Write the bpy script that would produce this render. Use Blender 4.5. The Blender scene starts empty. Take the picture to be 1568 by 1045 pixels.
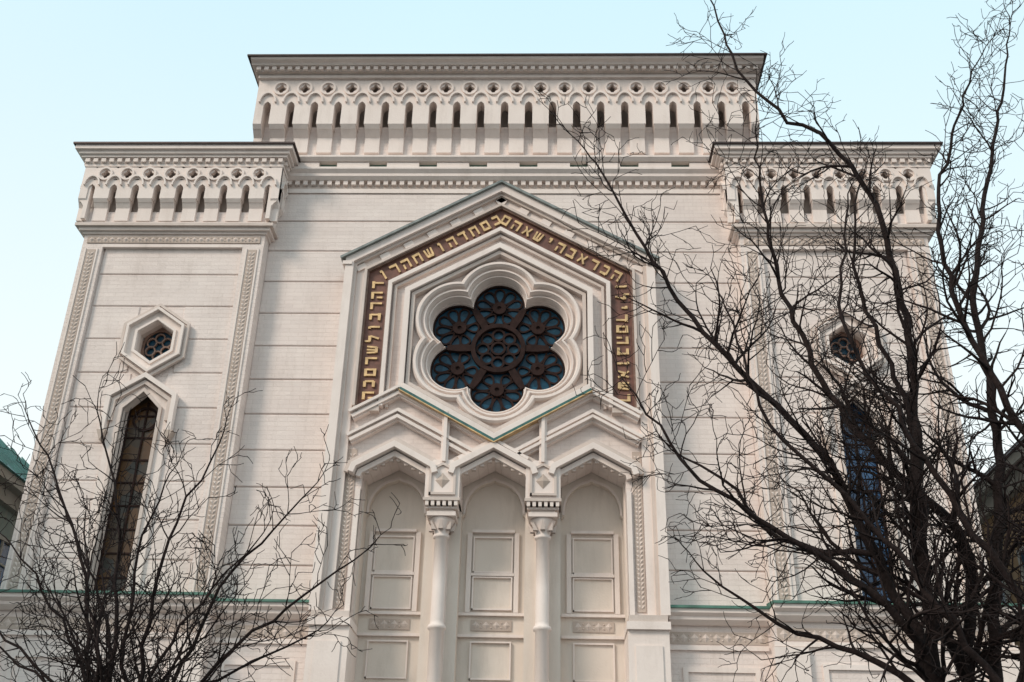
import bpy, math, random
from mathutils import Vector, Matrix
random.seed(7)
scene=bpy.context.scene
# ------------------------------------------------------------------ materials
def nt(name):
    m=bpy.data.materials.new(name); m.use_nodes=True
    n=m.node_tree; b=n.nodes['Principled BSDF']; return m,n,b
def stucco(name,c1,c2,rough=.85,brick=True,streak=.5,bump=.25,grime=(.34,.27,.22)):
    m,n,b=nt(name); N=n.nodes; L=n.links
    tc=N.new('ShaderNodeTexCoord')
    n1=N.new('ShaderNodeTexNoise'); n1.inputs['Scale'].default_value=.8; n1.inputs['Detail'].default_value=8; n1.inputs['Roughness'].default_value=.6; L.new(tc.outputs['Object'],n1.inputs['Vector'])
    r1=N.new('ShaderNodeValToRGB'); r1.color_ramp.elements[0].position=.35; r1.color_ramp.elements[1].position=.65
    r1.color_ramp.elements[0].color=(*c1,1); r1.color_ramp.elements[1].color=(*c2,1); L.new(n1.outputs['Fac'],r1.inputs['Fac'])
    mp2=N.new('ShaderNodeMapping'); mp2.inputs['Scale'].default_value=(3.2,3.2,.7); L.new(tc.outputs['Object'],mp2.inputs['Vector'])
    n2=N.new('ShaderNodeTexNoise'); n2.inputs['Scale'].default_value=1.0; n2.inputs['Detail'].default_value=8; n2.inputs['Roughness'].default_value=.72; L.new(mp2.outputs[0],n2.inputs['Vector'])
    r2=N.new('ShaderNodeMapRange'); r2.inputs[1].default_value=.50; r2.inputs[2].default_value=.82; r2.inputs[3].default_value=0; r2.inputs[4].default_value=streak; L.new(n2.outputs['Fac'],r2.inputs[0])
    mx=N.new('ShaderNodeMixRGB'); mx.blend_type='MIX'; L.new(r2.outputs[0],mx.inputs[0]); L.new(r1.outputs[0],mx.inputs[1]); mx.inputs[2].default_value=(*grime,1)
    n3=N.new('ShaderNodeTexNoise'); n3.inputs['Scale'].default_value=22; n3.inputs['Detail'].default_value=5; L.new(tc.outputs['Object'],n3.inputs['Vector'])
    out=mx.outputs[0]
    h=n3.outputs['Fac']
    if brick:
        sx=N.new('ShaderNodeSeparateXYZ'); L.new(tc.outputs['Object'],sx.inputs[0])
        ad=N.new('ShaderNodeMath'); ad.operation='ADD'; L.new(sx.outputs[0],ad.inputs[0]); L.new(sx.outputs[1],ad.inputs[1])
        cb=N.new('ShaderNodeCombineXYZ'); L.new(ad.outputs[0],cb.inputs[0]); L.new(sx.outputs[2],cb.inputs[1])
        br=N.new('ShaderNodeTexBrick'); br.inputs['Scale'].default_value=1; br.inputs['Brick Width'].default_value=.42; br.inputs['Row Height'].default_value=.1066
        br.inputs['Mortar Size'].default_value=.006; br.inputs['Mortar Smooth'].default_value=.5
        br.inputs['Color1'].default_value=(1,1,1,1); br.inputs['Color2'].default_value=(.90,.895,.90,1); br.inputs['Mortar'].default_value=(.82,.80,.78,1)
        L.new(cb.outputs[0],br.inputs['Vector'])
        ml=N.new('ShaderNodeMixRGB'); ml.blend_type='MULTIPLY'; ml.inputs[0].default_value=.65; L.new(out,ml.inputs[1]); L.new(br.outputs['Color'],ml.inputs[2]); out=ml.outputs[0]
        mh=N.new('ShaderNodeMath'); mh.operation='MULTIPLY_ADD'; L.new(br.outputs['Fac'],mh.inputs[0]); mh.inputs[1].default_value=-1.0; L.new(n3.outputs['Fac'],mh.inputs[2]); h=mh.outputs[0]
    bp=N.new('ShaderNodeBump'); bp.inputs['Strength'].default_value=bump; bp.inputs['Distance'].default_value=.02; L.new(h,bp.inputs['Height'])
    L.new(bp.outputs[0],b.inputs['Normal']); L.new(out,b.inputs['Base Color']); b.inputs['Roughness'].default_value=rough
    b.inputs['Specular IOR Level'].default_value=.25
    return m
def plain(name,c,rough=.6,metal=0,var=.3,scale=8,bump=.1):
    m,n,b=nt(name); N=n.nodes; L=n.links
    tc=N.new('ShaderNodeTexCoord'); n1=N.new('ShaderNodeTexNoise'); n1.inputs['Scale'].default_value=scale; n1.inputs['Detail'].default_value=6
    L.new(tc.outputs['Object'],n1.inputs['Vector'])
    r=N.new('ShaderNodeValToRGB'); r.color_ramp.elements[0].position=.3; r.color_ramp.elements[1].position=.7
    r.color_ramp.elements[0].color=(*[x*(1-var) for x in c],1); r.color_ramp.elements[1].color=(*[min(1,x*(1+var)) for x in c],1)
    L.new(n1.outputs['Fac'],r.inputs['Fac']); L.new(r.outputs[0],b.inputs['Base Color'])
    bp=N.new('ShaderNodeBump'); bp.inputs['Strength'].default_value=bump; bp.inputs['Distance'].default_value=.02; L.new(n1.outputs['Fac'],bp.inputs['Height']); L.new(bp.outputs[0],b.inputs['Normal'])
    b.inputs['Roughness'].default_value=rough; b.inputs['Metallic'].default_value=metal
    return m
M={}
M['wall']=stucco('painted_brick',(.745,.65,.605),(.80,.71,.665),streak=.30,bump=.4)
M['trim']=stucco('pale_trim',(.755,.66,.61),(.81,.72,.67),brick=False,streak=.32,bump=.2)
M['trim2']=stucco('darker_trim',(.56,.475,.425),(.66,.57,.52),brick=False,streak=.4,bump=.25)  # darker trim tone; on soffits and undersides it also paints in shadow contrast
M['bay']=stucco('bay_plaster',(.68,.60,.53),(.73,.65,.58),brick=False,streak=.35,bump=.15)
M['orn']=stucco('carved_relief',(.44,.36,.31),(.54,.45,.39),brick=False,streak=.3,bump=.3)
M['brown']=plain('oxblood_panel',(.155,.066,.047),.6)
M['gold']=plain('gilding',(.60,.41,.21),.5,.4,.3)
M['teal']=plain('teal_paint',(.03,.12,.11),.6)
M['browntrim']=plain('brown_moulding',(.20,.12,.09),.6)
M['copper']=plain('verdigris_copper',(.07,.17,.13),.6,0,.35,3)
M['lead']=plain('dark_roof_metal',(.05,.030,.026),.5,.3)
M['zinc']=plain('grey_flashing',(.20,.22,.21),.5,.2)
M['iron']=plain('dark_tracery',(.026,.013,.011),.75,0)
M['iron'].node_tree.nodes['Principled BSDF'].inputs['Specular IOR Level'].default_value=.15
M['void']=plain('dark_interior',(.012,.012,.014),.9)
M['door']=plain('oak_door',(.09,.045,.02),.5)
def glassmat(name,c1,c2,sc=2.0,rough=.16,spec=.5):
    m,n,b=nt(name); N=n.nodes; L=n.links
    tc=N.new('ShaderNodeTexCoord'); v=N.new('ShaderNodeTexVoronoi'); v.inputs['Scale'].default_value=sc; L.new(tc.outputs['Object'],v.inputs['Vector'])
    s=N.new('ShaderNodeSeparateXYZ'); L.new(v.outputs['Color'],s.inputs[0])
    r=N.new('ShaderNodeValToRGB'); r.color_ramp.elements[0].color=(*c1,1); r.color_ramp.elements[1].color=(*c2,1); L.new(s.outputs[0],r.inputs['Fac'])
    L.new(r.outputs[0],b.inputs['Base Color']); b.inputs['Roughness'].default_value=rough; b.inputs['Specular IOR Level'].default_value=spec
    nn=N.new('ShaderNodeTexNoise'); nn.inputs['Scale'].default_value=5; L.new(tc.outputs['Object'],nn.inputs['Vector'])
    bp=N.new('ShaderNodeBump'); bp.inputs['Strength'].default_value=.35; bp.inputs['Distance'].default_value=.03; L.new(nn.outputs['Fac'],bp.inputs['Height']); L.new(bp.outputs[0],b.inputs['Normal'])
    return m
M['glass']=glassmat('leaded_glass',(.004,.03,.055),(.012,.075,.13),6,.3,.22)
M['glass2']=glassmat('amber_glass',(.11,.05,.015),(.04,.04,.035),2.2,.3,.3)
M['glass3']=glassmat('blue_glass',(.01,.03,.07),(.03,.10,.22),3,.2,.5)
# ------------------------------------------------------------------ mesh builder
class MB:
    def __init__(s): s.v=[];s.f=[];s.m=[];s.mats=[];s.T=None;s.eps=0
    def mi(s,k):
        if k not in s.mats: s.mats.append(k)
        return s.mats.index(k)
    def add(s,vs,fs,k):
        o=len(s.v)
        if s.T: vs=[s.T(*p) for p in vs]
        s.v+=[tuple(p) for p in vs]
        for f in fs: s.f.append([i+o for i in f]); s.m.append(s.mi(k))
    def box(s,x0,x1,y0,y1,z0,z1,k):
        s.add([(x0,y0,z0),(x1,y0,z0),(x1,y1,z0),(x0,y1,z0),(x0,y0,z1),(x1,y0,z1),(x1,y1,z1),(x0,y1,z1)],
          [(0,1,5,4),(1,2,6,5),(2,3,7,6),(3,0,4,7),(4,5,6,7),(3,2,1,0)],k)
    def prism(s,P,y0,y1,k):
        n=len(P); s.add([(x,y0,z) for x,z in P]+[(x,y1,z) for x,z in P],
          [tuple(range(n)),tuple(range(2*n-1,n-1,-1))]+[(i,(i+1)%n,n+(i+1)%n,n+i) for i in range(n)],k)
    def sprism(s,P,x0,x1,k):
        n=len(P); s.add([(x0,y,z) for y,z in P]+[(x1,y,z) for y,z in P],
          [tuple(range(n)),tuple(range(2*n-1,n-1,-1))]+[(i,(i+1)%n,n+(i+1)%n,n+i) for i in range(n)],k)
    def ring(s,A,B,y0,y1,k,closed=True):
        n=len(A); vs=[(x,y0,z) for x,z in A]+[(x,y0,z) for x,z in B]+[(x,y1,z) for x,z in A]+[(x,y1,z) for x,z in B]
        fs=[]
        for i in range(n if closed else n-1):
            j=(i+1)%n
            fs+=[(i,j,n+j,n+i),(2*n+i,3*n+i,3*n+j,2*n+j),(i,2*n+i,2*n+j,j),(n+i,n+j,3*n+j,3*n+i)]
        if not closed:
            fs+=[(0,n,3*n,2*n),(n-1,3*n-1,4*n-1,2*n-1)]
        s.add(vs,fs,k)
    def strip(s,A,ya,B,yb,k):
        n=len(A); s.add([(x,ya,z) for x,z in A]+[(x,yb,z) for x,z in B],[(i,(i+1)%n,n+(i+1)%n,n+i) for i in range(n)],k)
    def band(s,P,d0,d1,y0,y1,k,closed=False):
        s.eps+=1; y0=y0-(s.eps%9)*.0027
        s.ring(offs(P,d0,closed),offs(P,d1,closed),y0,y1,k,closed)
    def obj(s,name,parent=None,bevel=0,smooth=False):
        me=bpy.data.meshes.new(name); me.from_pydata(s.v,[],s.f)
        for k in s.mats: me.materials.append(M[k])
        me.polygons.foreach_set('material_index',s.m)
        if smooth: me.polygons.foreach_set('use_smooth',[True]*len(me.polygons))
        import bmesh
        bm=bmesh.new(); bm.from_mesh(me); bmesh.ops.recalc_face_normals(bm,faces=bm.faces); bm.to_mesh(me); bm.free()
        me.update()
        o=bpy.data.objects.new(name,me); scene.collection.objects.link(o)
        if parent: o.parent=parent
        if bevel:
            b=o.modifiers.new('bev','BEVEL'); b.width=bevel; b.segments=1; b.limit_method='ANGLE'
        return o
def offs(P,d,closed=False):
    n=len(P); out=[]
    for i in range(n):
        def seg(a,b):
            dx,dz=P[b][0]-P[a][0],P[b][1]-P[a][1]; l=math.hypot(dx,dz); return (dz/l,-dx/l)
        if closed: n1=seg((i-1)%n,i); n2=seg(i,(i+1)%n)
        else:
            n1=seg(i-1,i) if i>0 else seg(0,1); n2=seg(i,i+1) if i<n-1 else seg(n-2,n-1)
        bx,bz=n1[0]+n2[0],n1[1]+n2[1]; q=1+n1[0]*n2[0]+n1[1]*n2[1]
        out.append((P[i][0]+d*bx/q,P[i][1]+d*bz/q))
    return out
def empty(name):
    e=bpy.data.objects.new(name,None); scene.collection.objects.link(e); return e
SYN=empty('synagogue_building')
# ------------------------------------------------------------------ repeated details
def teeth(mb,x0,x1,pitch,w,y0,y1,z0,z1,k):
    n=max(1,int(round((x1-x0)/pitch))); p=(x1-x0)/n
    for i in range(n):
        c=x0+p*(i+.5); mb.box(c-w/2,c+w/2,y0,y1,z0,z1,k)
def diamonds(mb,x,z0,z1,w,y,k,proud=.03,horiz=False):
    n=max(1,int((z1-z0)/(w*1.25))); p=(z1-z0)/n
    for i in range(n):
        c=z0+p*(i+.5); h=w/2
        if horiz: cx,cz=c,x
        else: cx,cz=x,c
        mb.add([(cx-h,y,cz),(cx,y,cz+h*1.1),(cx+h,y,cz),(cx,y,cz-h*1.1),(cx,y-proud,cz)],[(0,1,4),(1,2,4),(2,3,4),(3,0,4)],k)
        q=h*.32; t=p/2
        if horiz: ax,az=c+t,x
        else: ax,az=x,c+t
        if i<n-1:
            for sx in(-1,1):
                bx,bz=(ax,az+sx*h*.62) if horiz else (ax+sx*h*.62,az)
                mb.add([(bx-q,y,bz),(bx,y,bz+q),(bx+q,y,bz),(bx,y,bz-q),(bx,y-proud*.8,bz)],[(0,1,4),(1,2,4),(2,3,4),(3,0,4)],k)
def scroll(mb,xc,z0,z1,w,y,k,proud=.025):
    """carved vine strip: crossing slanted leaves in a narrow sunk panel"""
    p=w*.62; n=int((z1-z0)/p)
    for i in range(n):
        z=z0+p*i; s_=1 if i%2 else -1
        for q in(-1,1):
            a=(xc,z); b=(xc+q*w*.5,z+p*.95)
            mb.add([(a[0],y,a[1]),(a[0]+q*w*.26,y,a[1]+p*.18),(b[0],y,b[1]),(a[0]+q*w*.12,y,a[1]+p*.9),(a[0]+q*w*.22,y-proud,a[1]+p*.5)],[(0,1,4),(1,2,4),(2,3,4),(3,0,4)],k)
def frieze(mb,x0,x1,n,P,z,k='trim',k2='wall'):
    a=(x1-x0)/n; w=a*.16
    pts=[(x0,z['zb'])]
    for i in range(n):
        c=x0+a*(i+.5)
        pts+=[(c-w,z['zb']),(c-w,z['slot']-w*1.0),(c-w*.75,z['slot']-w*.3),(c,z['slot']+w*.35),(c+w*.75,z['slot']-w*.3),(c+w,z['slot']-w*1.0),(c+w,z['zb'])]
    pts+=[(x1,z['zb']),(x1,z['mid']),(x0,z['mid'])]
    mb.prism(pts,-P,.0,k)
    for i in range(n+1):
        c=x0+a*i; l=max(x0,c-a/2); r=min(x1,c+a/2)
        if i in(0,n):
            mb.box(l,r,-P,-P+.1,z['mid']+.0,z['top'],k); continue
        S=[];H=[];R1=[];R2=[]
        N=24; rad=a*.18
        hz=(z['mid']+z['top'])/2; hh=(z['top']-z['mid'])/2
        for j in range(N):
            t=2*math.pi*j/N+math.pi/4; cx,sx=math.cos(t),math.sin(t)
            kk=1/max(abs(cx)/(a/2),abs(sx)/hh)
            S.append((c+cx*kk,hz+sx*kk)); rr=rad*(1+.22*math.cos(4*(t)))
            H.append((c+cx*rr,z['hole']+sx*rr*1.1))
            R1.append((c+cx*a*.25,z['hole']+sx*a*.27)); R2.append((c+cx*a*.33,z['hole']+sx*a*.36))
        mb.strip(S,-P,H,-P,k); mb.strip(H,-P,H,-P+.12,k)
        mb.ring(R1,R2,-P-.05,-P+.01,k)
    for i in range(n):
        c=x0+a*(i+.5); A=[];B=[]
        for j in range(11):
            t=math.pi*j/10; A.append((c+math.cos(t)*a*.30,z['slot']-.02+math.sin(t)*a*.46)); B.append((c+math.cos(t)*a*.37,z['slot']-.02+math.sin(t)*a*.55))
        mb.ring(A,B,-P-.07,-P+.01,k,closed=False)
    for i in range(n+1):
        c=x0+a*i; l=max(x0,c-a/2+w); r=min(x1,c+a/2-w)
        if i not in (0,n): l+=a*.03; r-=a*.03
        zb=z['zb']; q=(z['zb']-z['zc'])
        mb.sprism([(-P,zb-.001),(-P*.78,zb-q*.14),(-P*.70,zb-q*.16),(-.10,zb-q*.36),(-.10,z['zc']),(.0,z['zc']),(.0,zb-.001)],l,r,k)
# ------------------------------------------------------------------ CENTRAL BAY
CZ=[6.9,7.753,8.606,9.459,10.312,11.165,12.018,12.871,13.724,14.577,15.43,16.283,17.1]
def slabs(mb,spans,zs,yf,yb,gap=.022,k='wall'):
    R=random.Random(int(zs[0]*10))
    for a,b in zip(zs[:-1],zs[1:]):
        for x0,x1 in spans(a,b): mb.box(x0,x1,yf+R.uniform(-.004,.004),yb,a+gap/2+R.uniform(-.003,.003),b-gap/2,k)
w=MB()
slabs(w,lambda a,b:[(-5.6,-3.2),(3.2,5.6)] if a<15 else [(-5.6,5.6)],CZ,0,.3)
w.obj('masonry_courses',SYN,bevel=.014)
w=MB()
w.box(-5.6,-2.76,.045,.6,0,17.1,'wall'); w.box(2.76,5.6,.045,.6,0,17.1,'wall'); w.box(-2.76,2.76,.32,.6,10.0,17.1,'wall')
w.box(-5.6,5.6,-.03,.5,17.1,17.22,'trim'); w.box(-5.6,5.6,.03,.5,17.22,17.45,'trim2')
teeth(w,-5.6,5.6,.2,.11,-.06,.04,17.33,17.45,'trim')
w.sprism([(.5,17.45),(-.08,17.45),(-.16,17.52),(-.16,17.6),(-.24,17.68),(-.24,17.74),(.5,17.74)],-5.6,5.6,'trim')
w.box(-5.6,5.6,-.06,.5,17.74,17.92,'copper')
teeth(w,-5.6,5.6,1.2,.8,-.19,-.05,17.76,17.9,'trim')
w.sprism([(.5,17.92),(-.22,17.92),(-.3,18.0),(-.3,18.05),(.0,18.2),(.5,18.2)],-5.6,5.6,'trim')
# attic
w.box(-6.25,6.25,.0,12,18.06,19.15,'wall')
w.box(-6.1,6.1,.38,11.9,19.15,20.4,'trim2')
Z=dict(top=20.44,hole=20.10,mid=19.84,slot=19.66,zb=18.98,zc=18.28)
frieze(w,-6.36,6.36,21,.36,Z)
for sgn in(-1,1):
    w.T=(lambda s,d,z,q=sgn:(q*(6.25-d),s,z)); w.box(.0,12,-.02,.6,19.15,20.4,'trim2'); frieze(w,0.02,12,20,.12,Z); w.T=None
w.box(-6.37,6.37,-.45,12.1,20.40,20.50,'trim')
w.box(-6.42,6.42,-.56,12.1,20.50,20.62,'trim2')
teeth(w,-6.44,6.44,.2,.11,-.64,-.55,20.51,20.61,'trim')
w.sprism([(12.2,20.62),(-.68,20.62),(-.72,20.66),(-.82,20.69),(-.85,20.74),(12.2,20.74)],-6.52,6.52,'trim')
w.box(-6.6,6.6,-.9,12.3,20.74,20.785,'lead')
w.box(-6.25,6.25,.62,24,0,18.0,'wall')
w.obj('attic_and_entablature',SYN)
# ------------------------------------------------------------------ TOWERS
def hexa_ring(c,hz,a,b):
    o=[]
    for i in range(24):
        t=math.pi*i/12; ph=t%(math.pi/3)-math.pi/6
        r=1/math.cos(ph)*math.cos(math.pi/6); o.append((c+1.1*a*r*math.cos(t),hz+1.05*b*r*math.sin(t)))
    return o
def tower(sg):
    t=MB(); c=7.78
    t.T=lambda x,y,z:(sg*x,y,z)
    yf=-.4
    hw=.40
    TZ=[z for z in CZ if z<15.2]+[15.3]
    def sp(a,b):
        lo,hi=6.12,9.42
        if a<11.2: return [(lo,c-hw-.01),(c+hw+.01,hi)]
        if a<13.3: return [(lo,c-.52),(c+.52,hi)]
        return [(lo,hi)]
    s=MB(); s.T=t.T
    slabs(s,sp,TZ,yf+.1,.0); s.obj('tower_courses',SYN,bevel=.014)
    for x0,x1,z0,z1 in[(6.1,c-.53,6.9,15.35),(c+.53,9.45,6.9,15.35),(c-.53,c+.53,13.3,15.35),(c-.53,c+.53,11.6,12.3),(c-.53,c-.41,6.9,11.6),(c+.41,c+.53,6.9,11.6),(c-.53,c-.42,12.3,13.3),(c+.42,c+.53,12.3,13.3)]:
        t.box(x0,x1,yf+.13,.0,z0,z1,'wall')
    for x0,x1 in[(5.6,6.1),(9.45,9.95)]:
        t.box(x0,x1,yf,.03,6.9,15.35,'wall'); xc=(x0+x1)/2
        t.box(xc-.10,xc+.10,yf-.012,yf+.01,7.1,15.2,'orn'); scroll(t,xc,7.12,15.15,.17,yf-.013,'trim2')
        for q in(-.14,.14): t.box(xc+q-.018,xc+q+.018,yf-.03,yf+.01,7.05,15.22,'trim')
    t.box(5.601,9.949,yf+.01,0,15.35,15.62,'wall')
    t.box(6.1,9.45,yf-.005,yf+.1,15.27,15.35,'trim')
    t.box(5.7,9.85,yf-.02,yf+.02,15.38,15.56,'orn'); diamonds(t,15.47,5.72,9.83,.13,yf-.021,'trim2',horiz=True)
    t.box(5.606,9.944,.03,4.35,0,17.3,'wall')
    def course(o,z0,z1,k): t.box(5.6-o,9.95+o,-.4-o,4.4+o,z0,z1,k)
    course(.04,15.62,15.68,'trim'); course(.12,15.68,15.76,'trim'); course(.2,15.76,15.84,'trim2'); course(.1,15.84,15.92,'trim')
    course(.02,15.92,16.25,'wall')
    Z=dict(top=17.42,hole=17.20,mid=17.03,slot=16.88,zb=16.5,zc=15.95)
    T0=t.T
    t.box(5.75,9.8,-.18,4.2,16.25,17.45,'trim2')
    t.T=lambda x,y,z:(sg*x,y-.4,z)
    frieze(t,5.35,10.2,9,.25,Z)
    t.T=lambda x,d,z:(sg*(5.6+d),x,z); frieze(t,-.62,4.4,9,.25,Z)
    t.T=lambda x,d,z:(sg*(9.95-d),x,z); frieze(t,-.62,4.4,9,.25,Z)
    t.T=T0
    course(.27,17.42,17.5,'trim')
    for z0,z1 in[(17.52,17.62)]:
        teeth(t,5.3,10.25,.2,.11,-.74,-.66,z0,z1,'trim')
        for X in(5.27,10.2): 
            n=24
            for i in range(n):
                yy=-.66+5.2*(i+.5)/n; t.box(X,X+.08,yy-.05,yy+.05,z0,z1,'trim')
    course(.28,17.5,17.64,'trim2'); course(.36,17.64,17.71,'trim'); course(.42,17.71,17.80,'trim'); course(.5,17.80,17.91,'trim')
    course(.55,17.91,17.96,'lead')
    hz=12.78
    def hexa(a,b): return [(c,hz+b),(c+a,hz+b*.45),(c+a,hz-b*.45),(c,hz-b),(c-a,hz-b*.45),(c-a,hz+b*.45)]
    t.ring(hexa(.40,.52),hexa(.68,.86),yf+.02,yf+.2,'trim')
    t.ring(hexa(.60,.76),hexa(.66,.83),yf-.1,yf+.03,'trim'); t.ring(hexa(.70,.88),hexa(.76,.95),yf-.03,yf+.05,'trim2')
    t.ring(hexa(.41,.53),hexa(.47,.60),yf-.02,yf+.03,'trim')
    t.strip(hexa(.401,.521),yf+.1,hexa(.40,.52),yf+.41,'trim2')
    t.box(c-.5,c+.5,.0,.028,hz-.6,hz+.6,'glass')
    for j in range(6):
        an=math.pi/3*j+math.pi/6; px,pz=c+.20*math.cos(an),hz+.22*math.sin(an)
        A=[(px+.09*math.cos(2*math.pi*i/12),pz+.095*math.sin(2*math.pi*i/12)) for i in range(12)]
        B=[(px+.125*math.cos(2*math.pi*i/12),pz+.13*math.sin(2*math.pi*i/12)) for i in range(12)]
        t.ring(A,B,-.07-.003*j,-.02,'browntrim')
    t.ring([(c+.34*math.cos(math.pi*i/12),hz+.40*math.sin(math.pi*i/12)) for i in range(24)],hexa_ring(c,hz,.42,.55),-.06,-.01,'browntrim')
    # lancet
    op=[(c-hw,6.9),(c-hw,11.1),(c,11.5),(c+hw,11.1),(c+hw,6.9)]
    full=[(c-hw,6.9),(c-hw,11.1),(c,11.5),(c+hw,11.1),(c+hw,6.9),(c+.66,6.9),(c+.66,11.42),(c,11.86),(c-.66,11.42),(c-.66,6.9)]
    t.prism(full,yf+.03,yf+.25,'trim')
    t.band([(c-.78,10.5),(c-.78,11.42),(c,11.93),(c+.78,11.42),(c+.78,10.5)],0,.1,yf-.12,yf+.05,'trim')
    t.band([(c-.66,10.8),(c-.66,11.32),(c,11.77),(c+.66,11.32),(c+.66,10.8)],0,.08,yf-.05,yf+.05,'trim2')
    for q in(-.73,.73): t.prism([(c+q-.1,10.55),(c+q,10.3),(c+q+.1,10.55)],yf-.13,yf+.1,'orn')
    t.band(op,0,-.07,yf-.02,yf+.06,'trim2')
    t.box(c-hw-.02,c-hw,yf+.2,.0,6.9,11.2,'trim'); t.box(c+hw,c+hw+.02,yf+.2,.0,6.9,11.2,'trim')
    t.box(c-hw-.02,c+hw+.02,-.0,.02,6.9,11.7,'glass2' if sg<0 else 'glass3')
    bk='iron'
    for zz in [6.9+.52*i for i in range(9)]: t.box(c-hw,c+hw,-.03,-.005,zz,zz+.035,bk)
    for xx in(-.40,-.02,.36): t.box(c+xx,c+xx+.04,-.035,-.008,6.9,11.4,bk)
    t.ring([(c+.24*math.cos(math.pi*i/10),11.0+.24*math.sin(math.pi*i/10)) for i in range(20)],[(c+.29*math.cos(math.pi*i/10),11.0+.29*math.sin(math.pi*i/10)) for i in range(20)],-.045,-.01,bk)
    # plinth storey with copper flashing
    t.sprism([(-.3,7.02),(-.98,6.93),(-.98,6.88),(-.3,6.88)],5.5,10.45,'copper')
    t.sprism([(0,6.88),(-.93,6.88),(-.93,6.8),(-.82,6.74),(-.82,6.68),(-.7,6.6),(0,6.6)],5.52,10.4,'trim')
    t.box(5.55,10.1,-.6,0,0,6.6,'wall')
    t.box(5.6,10.05,-.612,-.59,6.24,6.48,'orn'); diamonds(t,6.36,5.62,10.03,.16,-.613,'trim2',horiz=True,proud=.03)
    t.box(5.52,10.13,-.66,-.59,6.12,6.2,'trim')
    for x0,x1 in[(5.5,6.15),(9.5,10.15)]: t.box(x0,x1,-.72,-.55,0,6.1,'trim')
    t.band([(6.4,1),(6.4,5.8),(9.3,5.8),(9.3,1)],0,.1,-.64,-.6,'trim')
    t.obj('corner_tower',SYN)
tower(-1); tower(1)
for sg in(-1,1):
    p=MB(); p.T=lambda x,y,z:(sg*x,y,z)
    p.sprism([(.05,7.0),(-.5,6.93),(-.5,6.88),(.05,6.88)],3.56,5.5,'copper')
    p.sprism([(.1,6.88),(-.45,6.88),(-.45,6.8),(-.36,6.74),(-.36,6.68),(-.24,6.6),(.1,6.6)],3.56,5.52,'trim')
    p.box(3.45,5.55,-.15,.1,0,6.6,'wall'); p.box(3.5,5.5,-.162,-.14,6.24,6.48,'orn'); diamonds(p,6.36,3.52,5.48,.16,-.163,'trim2',horiz=True,proud=.03)
    p.box(3.46,5.5,-.2,-.14,6.12,6.2,'trim')
    p.band([(3.8,1),(3.8,5.8),(5.3,5.8),(5.3,1)],0,.1,-.19,-.15,'trim')
    p.obj('plinth_course',SYN)
# ------------------------------------------------------------------ PORTAL
HC=12.84; HR=2.27
hexv=[(0,HC+HR)]+[( math.sin(math.pi/3*i)*HR, HC+math.cos(math.pi/3*i)*HR) for i in range(1,6)]
g=MB()
for sg in(-1,1):
    g.T=lambda x,y,z:(sg*x,y,z)
    P=[(0,16.85),(3.47,14.82),(3.47,9.3),(2.78,9.3),(2.78,9.62),(2.1,9.99),(1.42,9.62),(1.42,9.0),(.68,9.0),(.68,9.62),(0,9.99),(0,HC-HR)]+[(hexv[2][0],hexv[2][1]),(hexv[1][0],hexv[1][1]),(0,HC+HR)]
    g.prism(P,-.36,.32,'wall')
    g.box(2.78,3.47,-.36,.5,6.4,9.3,'wall')
    g.box(2.93,3.11,-.385,-.36,6.8,10.2,'orn'); scroll(g,3.02,6.85,10.15,.15,-.386,'trim2')
    g.box(2.78,2.88,-.45,-.3,6.69,9.3,'trim')
    g.box(2.7,3.55,-.70,.2,6.4,6.55,'trim'); g.box(2.74,3.5,-.67,.2,6.55,6.68,'trim2'); g.box(2.72,3.52,-.62,.5,0,6.4,'trim')
    g.box(2.86,3.38,-.65,-.6,1,6.1,'trim')
g.T=None
O=[(-3.47,6.69),(-3.47,14.82),(0,16.85),(3.47,14.82),(3.47,6.69)]
g.band(O,-.09,.10,-.64,.0,'trim')
g.band([(-3.62,14.732)]+[O[2]]+[(3.62,14.732)],-.13,-.075,-.72,.0,'zinc')
for s in(-1,1): g.box(min(s*3.4,s*3.62),max(s*3.4,s*3.62),-.68,0,14.66,14.75,'trim')
g.band(O,.10,.17,-.55,-.3,'trim2')
g.band([(-3.47,6.7)]+O[1:4]+[(3.47,6.7)],.17,.34,-.45,-.3,'trim')
def along(P,i,t,d):
    a,b=P[i],P[i+1]; dx,dz=b[0]-a[0],b[1]-a[1]; l=math.hypot(dx,dz)
    return (a[0]+dx*t+d*dz/l, a[1]+dz*t-d*dx/l)
for seg in(1,2):
    n=13
    for i in range(n):
        t0,t1=(i+.12)/n,(i+.88)/n
        if i%2==0: g.prism([along(O,seg,t0,.185),along(O,seg,t1,.185),along(O,seg,t1,.325),along(O,seg,t0,.325)],-.51,-.4,'trim')
B=[(-3.47,11.15)]+O[1:4]+[(3.47,11.15)]
g.band(B,.36,.42,-.56,-.3,'trim2')
g.band(B,.42,.46,-.50,-.3,'browntrim')
g.band(B,.46,.90,-.42,-.3,'brown')
g.band(B,.90,.93,-.50,-.3,'browntrim')
g.band(B,.93,1.02,-.56,-.3,'trim'); g.band(B,1.07,1.13,-.47,-.3,'trim2')
for s in(-1,1): g.box(s*2.8-.28,s*2.8+.28,-.55,-.3,11.03,11.15,'trim2')
g.band(hexv,-.17,-.05,-.60,-.3,'trim',True); g.band(hexv,-.02,.06,-.52,-.3,'trim2',True)
low=[(-1.966,HC-HR*.5),(0,HC-HR),(1.966,HC-HR*.5)]
g.band(low,.19,.25,-.68,-.3,'teal'); g.band(low,.25,.27,-.69,-.3,'gold'); g.band(low,.06,.18,-.62,-.3,'trim')
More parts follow.
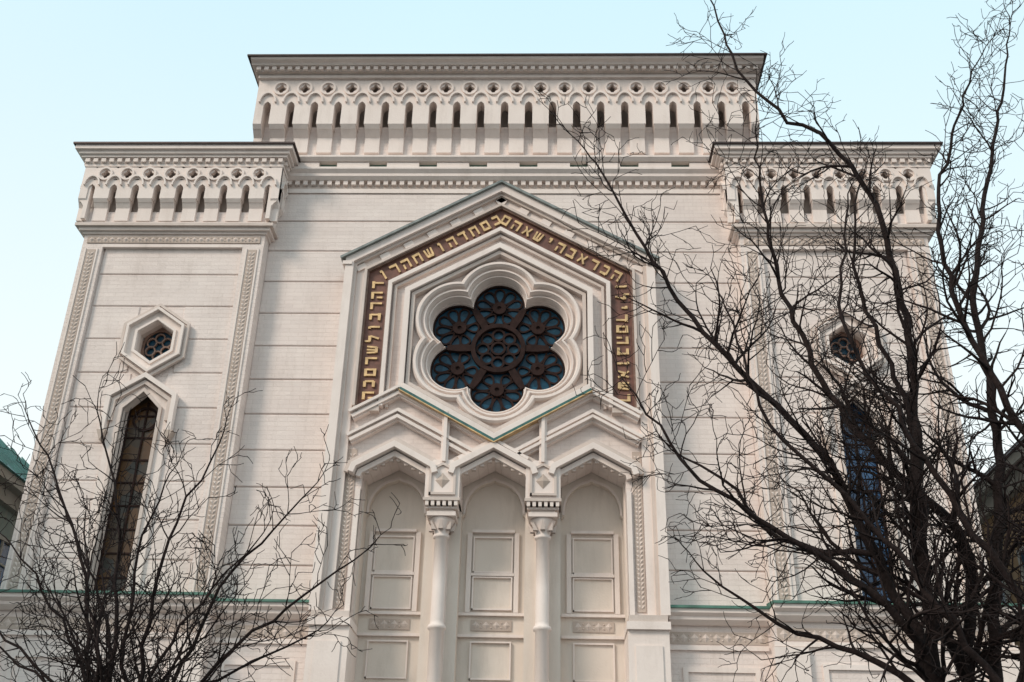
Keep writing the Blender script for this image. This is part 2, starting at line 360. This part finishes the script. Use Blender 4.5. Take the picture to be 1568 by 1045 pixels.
zz=[([(-3.12,10.95),(-2.1,11.54),(-.9,10.85)],.26),([(3.12,10.95),(2.1,11.54),(.9,10.85)],.26),
    ([(-1.3,11.08),(0,10.33),(.72,9.91)],.22),([(1.3,11.08),(0,10.33),(-.72,9.91)],.22),
    ([(-3.12,10.40),(-2.1,10.98),(-1.03,10.38),(-.40,10.02)],.26),([(3.12,10.40),(2.1,10.98),(1.03,10.38),(.40,10.02)],.26)]
for P,wd in zz:
    g.band(P,-wd/2,wd/2,-.50,-.3,'trim'); g.band(P,-wd/2+.05,-wd/2+.11,-.61,-.3,'trim'); g.band(P,wd/2-.10,wd/2-.03,-.58,-.3,'trim')
for c0 in(-2.1,0,2.1):
    P=[(c0-.78,9.56),(c0-.74,9.68),(c0,10.10),(c0+.74,9.68),(c0+.78,9.56)]
    g.band(P,-.02,.085,-.50,-.3,'trim'); g.band(P,-.17,-.05,-.66,-.3,'trim'); g.band(P,-.29,-.20,-.54,-.3,'trim2')
    for i in range(8):
        t=(i+.5)/8; x=c0-.66+1.32*t; z=9.64+.36*(1-abs(2*t-1)); g.box(x-.045,x+.045,-.45,-.35,z-.05,z+.08,'trim2')
for s in(-1,1):
    g.box(s*1.04-.08,s*1.04+.08,-.585,-.3,9.85,11.05,'trim'); g.box(s*1.04-.035,s*1.04+.035,-.655,-.3,9.85,11.0,'trim')
    c0=s*1.05
    g.prism([(c0-.36,9.05),(c0-.36,9.72),(c0-.2,9.9),(c0+.2,9.9),(c0+.36,9.72),(c0+.36,9.05)],-.58,.2,'trim')
    g.band([(c0-.28,9.12),(c0-.28,9.68),(c0,9.83),(c0+.28,9.68),(c0+.28,9.12),(c0-.27,9.12)],0,.05,-.61,-.5,'trim2')
    diamonds(g,c0,9.18,9.7,.3,-.585,'orn',.05)
    g.box(c0-.38,c0+.38,-.62,.2,9.0,9.06,'trim2')
    teeth(g,c0-.36,c0+.36,.12,.07,-.6,.1,8.9,9.0,'trim')
    g.box(c0-.33,c0+.33,-.5,.3,8.86,8.905,'trim')
g.obj('portal_frame',SYN)
# rose window
R=1.07; N=240
def foil(r):
    o=[]
    for i in range(N):
        th=2*math.pi*i/N; ph=(th+math.pi/6)%(math.pi/3)-math.pi/6
        rho=R*math.cos(ph)+math.sqrt(max(0,r*r-(R*math.sin(ph))**2)); o.append((rho*math.sin(th),HC+rho*math.cos(th)))
    return o
def hexn(k):
    o=[]
    for i in range(N):
        th=2*math.pi*i/N; ph=(th)%(math.pi/3)-math.pi/6
        rho=HR*k*math.cos(math.pi/6)/math.cos(ph); o.append((rho*math.sin(th),HC+rho*math.cos(th)))
    return o
r=MB()
prof=[(.96,-.34),(.96,-.44),(.925,-.50),(.87,-.50),(.84,-.44),(.82,-.34),(.79,-.34),(.77,-.41),(.735,-.41),(.715,-.31),(.69,-.25),(.67,-.25),(.66,-.30),(.64,-.30),(.625,-.18),(.61,-.05),(.60,-.05),(.59,.16)]
r.strip(hexn(1.0),-.34,foil(.96),-.34,'wall')
for (a,ya),(b,yb) in zip(prof[:-1],prof[1:]): r.strip(foil(a),ya,foil(b),yb,'trim')
r.obj('rose_surround',SYN)
r=MB(); r.box(-1.9,1.9,.10,.2,HC-1.8,HC+1.8,'glass'); r.obj('rose_glass',SYN)
r=MB()
def loop(P,w,y0,y1,k): r.ring(offs(P,-w/2,True),offs(P,w/2,True),y0,y1,k)
def circ(cx,cz,a,n=24): return [(cx+a*math.sin(2*math.pi*i/n),cz+a*math.cos(2*math.pi*i/n)) for i in range(n)]
e=0
r.strip(foil(.61),.03,foil(.56),.03,'iron'); r.strip(foil(.56),.03,foil(.56),.12,'iron')
loop(circ(0,HC,.57,48),.10,-.04,.12,'iron'); loop(circ(0,HC,.15),.05,.0,.12,'iron')
for j in range(8):
    a=math.pi/4*j; loop(circ(.35*math.sin(a),HC+.35*math.cos(a),.135,16),.05,.02+.003*(j%4),.12,'iron')
for j in range(6):
    a=math.pi/3*j; cx,cz=1.04*math.sin(a),HC+1.04*math.cos(a)
    r.prism(circ(cx,cz,.15,16),.02,.12,'iron'); r.ring(circ(cx,cz,.05,16),circ(cx,cz,.16,16),-.02,.03,'iron')
    b=a+math.pi/6
    r.prism([(p*math.sin(b+q),HC+p*math.cos(b+q)) for p,q in((.60,-.13),(.9,-.10),(1.16,-.05),(1.16,.05),(.9,.10),(.60,.13))],-.02,.12,'iron')
    for i in range(-4,5):
        t=a+i*math.radians(36); L0,L1,wd=.17,.54,.115
        if abs(i)==4: L1=.44
        pts=[]
        for q in range(16):
            u=2*math.pi*q/16; l=(L0+L1)/2+(L1-L0)/2*math.cos(u); s_=wd*math.sin(u)*(.5+.8*(l-L0)/(L1-L0))
            pts.append((cx+l*math.sin(t)+s_*math.cos(t),cz+l*math.cos(t)-s_*math.sin(t)))
        e+=1; loop(pts,.04,.045+.003*(e%9),.12,'iron')
r.obj('rose_tracery',SYN)
# bays
b=MB()
b.box(-2.78,2.78,.5,.62,0,10.05,'bay')
for s in(-1,1):
    b.box(s*1.05-.37,s*1.05+.37,.1,.5,0,9.1,'bay'); b.box(s*1.05-.14,s*1.05+.14,.02,.1,0,8.8,'trim')
    b.box(s*2.765-.015,s*2.765+.015,.0,.5,0,9.8,'bay')
for c0,hw in((-2.1,.66),(0,.68),(2.1,.66)):
    # pointed blind arch
    n=10; wA=hw*.90
    left=[(c0-wA+wA*(1-math.cos(math.pi/2*i/n))*1.0, 9.02+.72*math.sin(math.pi/2*i/n)**.9) for i in range(n+1)]
    left[-1]=(c0,9.78)
    arc=left+[(2*c0-x,z) for x,z in left[-2::-1]]
    b.prism([(c0-hw,10.0),(c0-hw,8.95)]+arc+[(c0+hw,8.95),(c0+hw,10.0)],.34,.5,'bay')
    b.ring([(x,z) for x,z in arc],[(c0+(x-c0)*1.08,9+(z-9)*1.08) for x,z in arc],.32,.35,'trim',False)
    b.box(c0-.45,c0+.45,.40,.5,8.64,8.70,'trim')
    for q in(-.5,.5): b.box(c0+q-.05,c0+q+.05,.43,.5,6.95,8.64,'trim')
    for z0,z1 in((7.78,8.56),(7.0,7.70),(5.6,6.36),(4.7,5.5)):
        b.band([(c0-.42,z0),(c0-.42,z1),(c0+.42,z1),(c0+.42,z0),(c0-.419,z0)],0,.03,.455,.5,'trim')
    for zq in (7.70,): b.box(c0-.45,c0+.45,.42,.5,zq+.01,zq+.07,'trim')
    b.box(c0-hw,c0+hw,.42,.5,6.88,6.94,'trim'); b.box(c0-.42,c0+.42,.475,.5,6.58,6.80,'orn'); diamonds(b,6.69,c0-.42,c0+.42,.15,.474,'trim2',horiz=True)
    b.box(c0-hw,c0+hw,.42,.5,6.44,6.5,'trim')
    b.box(c0-.5,c0+.5,.44,.5,.3,3.6,'door')
b.obj('portal_bays',SYN)
def column(cx,cy,name):
    c=MB(); n=24
    prof=[(.14,4.2),(.14,6.42),(.175,6.44),(.19,6.48),(.175,6.52),(.145,6.54),(.14,6.6),(.138,7.3),(.135,8.3),(.165,8.31),(.175,8.35),(.15,8.39),(.16,8.45),(.235,8.62),(.27,8.7),(.21,8.72)]
    vs=[];fs=[]
    for rr,z in prof:
        for i in range(n): a=2*math.pi*i/n; vs.append((cx+rr*math.cos(a),cy+rr*math.sin(a),z))
    for k in range(len(prof)-1):
        for i in range(n): j=(i+1)%n; fs.append((k*n+i,k*n+j,(k+1)*n+j,(k+1)*n+i))
    c.add(vs,fs,'trim'); c.obj(name,SYN,smooth=True)
    c=MB(); c.box(cx-.3,cx+.3,cy-.3,cy+.3,8.71,8.80,'trim'); c.box(cx-.26,cx+.26,cy-.26,cy+.26,8.80,8.87,'trim2')
    for i in range(8):
        a=math.pi/4*i; x,y=cx+.21*math.cos(a),cy+.21*math.sin(a)
        c.add([(x-.05,y-.05,8.45),(x+.05,y-.05,8.45),(x+.05,y+.05,8.45),(x-.05,y+.05,8.45),(cx+.3*math.cos(a),cy+.3*math.sin(a),8.66),(x,y,8.71)],[(0,1,4),(1,2,4),(2,3,4),(3,0,4)],'trim2')
    c.box(cx-.2,cx+.2,cy-.2,cy+.2,0,4.2,'trim')
    c.obj(name+'_capital',SYN)
column(-1.05,-.2,'column'); column(1.05,-.2,'column')
# ------------------------------------------------------------------ Hebrew inscription
G={'he':[((0,.88),(1,.88)),((.88,.88),(.88,0)),((.16,.5),(.16,0))],
'resh':[((.05,.88),(1,.88)),((.88,.88),(.88,0))],
'bet':[((.1,.88),(.9,.88)),((.8,.88),(.8,.12)),((0,.12),(1,.12))],
'khet':[((0,.88),(1,.88)),((.88,.88),(.88,0)),((.14,.88),(.14,0))],
'mem':[((0,.88),(1,.88)),((.88,.88),(.88,.1)),((.14,.88),(.14,.1)),((0,.1),(1,.1))],
'shin':[((.08,.95),(.16,.12)),((.5,.95),(.45,.12)),((.93,.95),(.82,.12)),((.1,.12),(.88,.12))],
'vav':[((.35,.88),(.65,.88)),((.6,.9),(.6,0))],
'lamed':[((.14,1.2),(.14,.75)),((.1,.78),(.9,.78)),((.85,.75),(.5,0))],
'dalet':[((0,.88),(1,.88)),((.76,.88),(.76,0))],
'alef':[((.08,.95),(.92,.05)),((.88,.95),(.62,.45)),((.12,.05),(.36,.6))],
'kaf':[((.1,.88),(.85,.88)),((.85,.88),(.85,.12)),((.1,.12),(.85,.12))],
'yod':[((.3,.88),(.7,.88)),((.62,.88),(.55,.5))]}
L=MB()
def glyph(name,cx,cz,ang,H,W,y):
    ca,sa=math.cos(ang),math.sin(ang)
    for n_,((x0,z0),(x1,z1)) in enumerate(G[name]):
        ax,az,bx,bz=(x0-.5)*W,(z0-.5)*H,(x1-.5)*W,(z1-.5)*H
        dx,dz=bx-ax,bz-az; l=math.hypot(dx,dz); nx,nz=-dz/l,dx/l
        th=H*.125 if abs(dx)>abs(dz) else H*.085
        q=[(ax+nx*th,az+nz*th),(bx+nx*th*1.15,bz+nz*th*1.15),(bx-nx*th,bz-nz*th),(ax-nx*th*.8,az-nz*th*.8)]
        L.prism([(cx+x*ca-z*sa,cz+x*sa+z*ca) for x,z in q],y-.03-.003*n_,y+.01,'gold')
yI=-.425-.022
seq=['dalet','resh','shin','vav','bet','he','mem','khet','lamed','alef','resh','he','kaf','yod','shin','mem','bet','he']
cv=.68
for i in range(11):
    z=14.22-.28*i
    glyph(seq[(i*5+i//3)%18],-3.47+cv,z,math.pi/2,.26,.18,yI); glyph(seq[(i*5+3+i//4)%18],3.47-cv,z,-math.pi/2,.26,.18,yI)
for s in(-1,1):
    ang=math.atan2(2.03,3.47)*(-s)
    for i in range(11):
        t=.125+.745*i/10; a=O[1] if s<0 else O[3]
        x=a[0]*(1-t); z=a[1]+(16.85-a[1])*t
        nx,nz=(.505*(-s),-.863)
        glyph(seq[(i*7+4+s+i//3)%18],x+nx*cv,z+nz*cv,ang,.26,.2,yI)
L.obj('gilded_inscription',SYN)
# ------------------------------------------------------------------ ground, street
def gm(name,c,sc,var,bump):
    return plain(name,c,.9,0,var,sc,bump)
M['asph']=gm('asphalt',(.05,.05,.052),3,.3,.3); M['pave']=gm('paving',(.2,.19,.18),2,.2,.3)
q=MB(); q.add([(-600,-600,0),(600,-600,0),(600,600,0),(-600,600,0)],[(0,1,2,3)],'asph'); q.obj('ground')
q=MB(); q.box(-30,30,-10,-.2,-.05,.13,'pave'); q.obj('pavement')
# ------------------------------------------------------------------ neighbours
M['och']=stucco('ochre_render',(.22,.14,.07),(.28,.19,.11),brick=False); M['greyr']=stucco('grey_render',(.14,.18,.16),(.20,.24,.22),brick=False)
M['cornice']=stucco('grey_cornice',(.25,.24,.21),(.32,.31,.28),brick=False)
M['tealroof']=plain('green_copper_roof',(.045,.15,.135),.6,0,.3,2)
def house(name,x0,x1,y0,y1,h,wall,roof,win,face):
    e=empty(name); m=MB(); m.box(x0,x1,y0,y1,0,h,wall); m.obj('walls',e)
    m=MB(); m.box(x0-.5,x1+.5,y0-.5,y1+.5,h,h+.25,'cornice'); m.box(x0-.2,x1+.2,y0-.2,y1+.2,h-.35,h,'cornice')
    m.prism([(x0-.6,h+.25),(x1+.6,h+.25),(x1-2,h+2.6),(x0+2,h+2.6)],y0-.6,y1+.6,roof)
    for i in range(int((y1-y0)/.8)):
        for sx in(-1,1):
            xa=(x0-.6) if sx<0 else (x1+.6); xb=(x0+2) if sx<0 else (x1-2); yy=y0+i*.8
            m.add([(xa,yy,h+.26),(xa,yy+.04,h+.26),(xb,yy+.04,h+2.61),(xb,yy,h+2.61),(xa,yy+.02,h+.33),(xb,yy+.02,h+2.67)],[(0,4,5,3),(1,4,5,2)],roof)
    m.obj('roof',e)
    m=MB(); X=face
    s=1 if X==x1 else -1
    for fl in range(int(h//3.4)):
        z=1.2+3.4*fl; yy=y0+1.2
        while yy<y1-1.5:
            a,b_=sorted((X+s*.02,X+s*.05)); m.box(a,b_,yy,yy+1.1,z,z+1.8,win)
            a,b_=sorted((X,X+s*.1)); 
            for (u0,u1,w0,w1) in((yy-.12,yy,z-.1,z+1.9),(yy+1.1,yy+1.22,z-.1,z+1.9),(yy,yy+1.1,z+1.8,z+1.9),(yy,yy+1.1,z-.1,z),(yy+.52,yy+.58,z,z+1.8),(yy,yy+.52,z+1.2,z+1.25),(yy+.58,yy+1.1,z+1.2,z+1.25)): m.box(a,b_,u0,u1,w0,w1,'cornice')
            yy+=2.4
    for fl in range(int(h//3.4)):
        z=1.2+3.4*fl; xx=x0+1
        while xx<x1-1.5:
            m.box(xx,xx+1.1,y0-.05,y0-.02,z,z+1.8,win); m.box(xx-.12,xx,y0-.1,y0,z-.1,z+1.9,'cornice'); m.box(xx+1.1,xx+1.22,y0-.1,y0,z-.1,z+1.9,'cornice'); m.box(xx,xx+1.1,y0-.1,y0,z+1.8,z+1.9,'cornice'); m.box(xx+.52,xx+.58,y0-.09,y0-.01,z,z+1.8,'cornice'); xx+=2.4
    m.obj('windows',e)
house('grey_town_house',-26,-13.2,-6,22,11.0,'greyr','tealroof','glass3',-13.2)
house('ochre_town_house',13.2,27,3,20,11.6,'och','lead','glass',13.2)
# ------------------------------------------------------------------ trees
M['bark']=plain('bark',(.020,.013,.012),.9,0,.4,25,.6)
M['bark'].node_tree.nodes['Principled BSDF'].inputs['Specular IOR Level'].default_value=.2
class Tree:
    def __init__(s,seed): s.v=[];s.f=[]; s.rng=random.Random(seed)
    def tube(s,pts,rad,ns=5):
        o=len(s.v); up=Vector((.13,.97,.2)); n=len(pts)
        for i,p in enumerate(pts):
            d=(pts[min(i+1,n-1)]-pts[max(i-1,0)])
            if d.length<1e-6: d=Vector((0,0,1))
            d.normalize(); a=d.cross(up); 
            if a.length<1e-3: a=d.cross(Vector((1,0,0)))
            a.normalize(); b=d.cross(a)
            for k in range(ns):
                t=2*math.pi*k/ns; s.v.append(tuple(p+(a*math.cos(t)+b*math.sin(t))*rad[i]))
        for i in range(n-1):
            for k in range(ns):
                j=(k+1)%ns; s.f.append((o+i*ns+k,o+i*ns+j,o+(i+1)*ns+j,o+(i+1)*ns+k))
    def grow(s,p,d,L,r,lev,maxlev):
        R=s.rng; n=max(3,int(L/(.085 if lev>=2 else .10))); st=L/n; pts=[p.copy()]; rad=[r]; d=d.normalized()
        wob=.15 if lev<3 else .2
        for i in range(n):
            d=(d+Vector((R.gauss(0,wob),R.gauss(0,wob),R.gauss(0,wob)+.05))).normalized()
            p=p+d*st; pts.append(p.copy()); rad.append(max(.0030,r*(1-.68*(i+1)/n)))
            if lev<maxlev and i>0:
                pr={1:1.0,2:.80,3:.45}.get(lev,.4)
                if R.random()<pr:
                    s.side(p,d,L*(R.uniform(.3,.68))*(1-.4*i/n),rad[-1]*.70,lev+1,maxlev)
        s.tube(pts,rad,5 if lev<2 else 3 if lev>2 else 4)
    def side(s,p,d,L,r,lev,maxlev):
        R=s.rng; ax=Vector((R.gauss(0,1),R.gauss(0,.8),R.gauss(0,1))); ax=ax-d*ax.dot(d)
        if ax.length<.01: return
        ax.normalize(); a=math.radians(R.uniform(28,65)); nd=d*math.cos(a)+ax*math.sin(a)
        s.grow(p,nd,max(L,.12),max(r,.0042),lev,maxlev)
    def stem(s,P,r0,r1,dens,Lb,maxlev=4,start=.0):
        R=s.rng
        Q=[Vector(p) for p in P]; Q=[Q[0]*2-Q[1]]+Q+[Q[-1]*2-Q[-2]]; pts=[]
        for i in range(1,len(Q)-2):
            seg=(Q[i+1]-Q[i]).length; m=max(2,int(seg/.16))
            for k in range(m):
                t=k/m; a,b,c,d=Q[i-1],Q[i],Q[i+1],Q[i+2]
                pts.append(.5*((2*b)+(c-a)*t+(2*a-5*b+4*c-d)*t*t+(3*b-a-3*c+d)*t**3)+Vector((R.gauss(0,.018),R.gauss(0,.018),R.gauss(0,.018))))
        pts.append(Q[-2]); n=len(pts); rad=[r0+(r1-r0)*(i/(n-1))**.8 for i in range(n)]
        s.tube(pts,rad,8)
        for i in range(2,n):
            if pts[i].z<start: continue
            for _ in range(2):
                if R.random()<dens/2:
                    d=(pts[min(i+1,n-1)]-pts[i-1]).normalized(); f=i/n
                    s.side(pts[i],d,Lb*R.uniform(.5,1.2)*(1-.45*f),min(rad[i]*.65,.032)*R.uniform(.5,1),1,maxlev)
        s.grow(pts[-1],pts[-1]-pts[-3],Lb*.6,r1,1,maxlev)
    def obj(s,name):
        me=bpy.data.meshes.new(name); me.from_pydata(s.v,[],s.f); me.materials.append(M['bark'])
        me.polygons.foreach_set('use_smooth',[True]*len(me.polygons)); o=bpy.data.objects.new(name,me); scene.collection.objects.link(o)
T=Tree(3); y=-13
T.stem([(4.5,y,0),(4.3,y,1.8),(4.2,y,3.24),(3.9,y,4.26),(3.5,y-.1,5.16),(2.93,y-.2,5.8),(2.28,y-.2,6.75),(1.6,y-.3,8.1)],.08,.009,1.15,1.25,start=3)
T.stem([(4.55,y,0),(4.35,y,1.8),(4.28,y+.1,3.24),(4.4,y+.1,5.1),(4.5,y+.1,6.9),(4.2,y,8.3),(3.3,y,9.25),(2.9,y,10.6)],.09,.008,1.0,1.2,start=3)
T.stem([(4.3,y,3.0),(4.0,y-.3,3.56),(3.4,y-.4,4.1),(2.4,y-.5,4.75),(1.9,y-.5,5.5)],.045,.008,1.2,.85)
T.stem([(3.9,y,4.26),(3.2,y+.3,4.5),(2.7,y+.4,5.1),(2.3,y+.5,5.4)],.03,.008,1.2,.8)
T.stem([(4.25,y,3.1),(3.7,y+.2,3.5),(3.1,y+.3,3.75),(2.5,y+.3,4.2)],.035,.008,1.2,.7)
T.obj('bare_tree')
T=Tree(11); y=-12.6
T.stem([(4.7,y,0),(4.6,y,2),(4.62,y,3.24),(4.8,y,4.5),(4.15,y+.2,5.5),(3.7,y+.3,6.55),(3.45,y+.3,7.9),(3.4,y+.2,9.2)],.09,.008,1.2,1.2,start=3)
T.stem([(4.8,y,0),(4.8,y,2),(4.85,y,3.24),(5.25,y,5.4),(5.35,y,7.1),(5.8,y,8.7),(6.3,y,10.4)],.09,.008,1.1,1.2,start=3)
T.stem([(4.62,y,3.3),(4.3,y-.2,4.3),(4.4,y-.3,5.6),(4.1,y-.3,7.0),(4.3,y-.3,8.2)],.05,.008,1.1,1.0)
T.obj('bare_tree')
T=Tree(23); y=-13.6
T.stem([(4.75,y,0),(4.7,y,2),(4.75,y,3.3),(5.2,y,4.6),(4.8,y,6.0),(4.7,y,7.3),(5.3,y,9.0)],.075,.008,1.1,1.1,start=3)
T.stem([(5.1,y,0),(5.0,y,2),(5.0,y,3.3),(4.5,y,4.3),(4.1,y,5.2),(3.7,y,6.2),(3.9,y,7.4)],.065,.008,1.1,1.0,start=3)
T.stem([(4.9,y,0),(4.75,y,2.4),(4.3,y,3.4),(3.7,y,4.4),(3.0,y,5.2),(2.7,y,6.3)],.055,.008,1.1,.9,start=3)
T.obj('bare_tree')
T=Tree(5); y=-13
for tip,mid in(((-3.6,5.4),(-2.9,4.2)),((-2.9,5.4),(-2.5,4.3)),((-1.7,5.1),(-2.0,4.2)),((-1.0,4.7),(-1.6,3.9)),((-.45,4.1),(-1.2,3.5)),((-3.7,4.4),(-3.0,3.6)),((-2.2,4.8),(-2.3,4.0)),((-1.3,4.1),(-1.8,3.4)),((-3.3,4.7),(-2.7,3.7)),((-3.2,3.9),(-2.8,3.3)),((-.8,3.5),(-1.6,3.1)),((-2.6,4.2),(-2.4,3.5)),((-1.9,3.9),(-2.05,3.3)),((-3.8,3.8),(-3.1,3.3)),((-3.0,3.8),(-2.6,3.3)),((-1.5,3.6),(-1.9,3.1)),((-2.4,3.9),(-2.3,3.3)),((-3.5,3.5),(-2.9,3.1))):
    yo=T.rng.uniform(-.6,.6)
    T.stem([(-2.2,y,0),(-2.2+(mid[0]+2.2)*.2,y+yo*.3,1.8),(-2.2+(mid[0]+2.2)*.5,y+yo*.6,2.9),(mid[0],y+yo,mid[1]),(tip[0],y+yo,tip[1])],.045,.007,1.25,.72,start=2.2)
T.obj('bare_shrub')
# ------------------------------------------------------------------ light
W=bpy.data.worlds.new('World'); scene.world=W; W.use_nodes=True; n=W.node_tree
sky=n.nodes.new('ShaderNodeTexSky'); sky.sky_type='NISHITA'; sky.sun_disc=False
EL,AZ=36,228
sky.sun_elevation=math.radians(EL); sky.sun_rotation=math.radians(AZ); sky.air_density=1.0; sky.dust_density=3.5; sky.ozone_density=1.0
bg=n.nodes['Background']; bg.inputs[1].default_value=.15
tc=n.nodes.new('ShaderNodeTexCoord'); sx=n.nodes.new('ShaderNodeSeparateXYZ'); n.links.new(tc.outputs['Generated'],sx.inputs[0])
rp=n.nodes.new('ShaderNodeValToRGB'); n.links.new(sx.outputs[2],rp.inputs[0])
rp.color_ramp.elements[0].position=.30; rp.color_ramp.elements[0].color=(.94,1.0,.99,1)
rp.color_ramp.elements[1].position=.80; rp.color_ramp.elements[1].color=(.60,.88,1.0,1)
sc=n.nodes.new('ShaderNodeVectorMath'); sc.operation='SCALE'; sc.inputs['Scale'].default_value=7.2; n.links.new(rp.outputs[0],sc.inputs[0])
no=n.nodes.new('ShaderNodeTexNoise'); no.inputs['Scale'].default_value=1.3; no.inputs['Detail'].default_value=3; n.links.new(tc.outputs['Generated'],no.inputs['Vector'])
mr=n.nodes.new('ShaderNodeMapRange'); mr.inputs[1].default_value=.3; mr.inputs[2].default_value=.7; mr.inputs[3].default_value=.90; mr.inputs[4].default_value=.98; n.links.new(no.outputs['Fac'],mr.inputs[0])
mx=n.nodes.new('ShaderNodeMixRGB'); n.links.new(mr.outputs[0],mx.inputs[0]); n.links.new(sky.outputs[0],mx.inputs[1]); n.links.new(sc.outputs[0],mx.inputs[2]); n.links.new(mx.outputs[0],bg.inputs[0])
sl=bpy.data.lights.new('sun','SUN'); sl.energy=2.2; sl.angle=math.radians(16); sl.color=(1,.86,.73)
so=bpy.data.objects.new('sun',sl); scene.collection.objects.link(so)
d=Vector((math.sin(math.radians(AZ))*math.cos(math.radians(EL)),math.cos(math.radians(AZ))*math.cos(math.radians(EL)),math.sin(math.radians(EL))))
so.rotation_euler=d.to_track_quat('Z','Y').to_euler(); so.location=(0,-30,40)
# ------------------------------------------------------------------ camera
f,p,yaw,roll,cx=1664.61857,0.47882,0.03794,0.0236,1.14616
cy,sy,sp_,cp=math.cos(yaw),math.sin(yaw),math.sin(p),math.cos(p)
rt=Vector((cy,sy,0)); up=Vector((sp_*sy,-sp_*cy,cp)); fw=Vector((-cp*sy,cp*cy,sp_)); c_,s_=math.cos(roll),math.sin(roll)
X=rt*c_+up*s_; Y=-rt*s_+up*c_; Zv=-fw
cam=bpy.data.cameras.new('camera'); co=bpy.data.objects.new('camera',cam); scene.collection.objects.link(co)
co.matrix_world=Matrix(((X.x,Y.x,Zv.x,cx),(X.y,Y.y,Zv.y,-22),(X.z,Y.z,Zv.z,1.6),(0,0,0,1)))
cam.sensor_width=36; cam.lens=36*f/1568; cam.clip_end=2000; scene.camera=co
scene.view_settings.view_transform='Standard'; scene.view_settings.look='None'; scene.view_settings.exposure=0
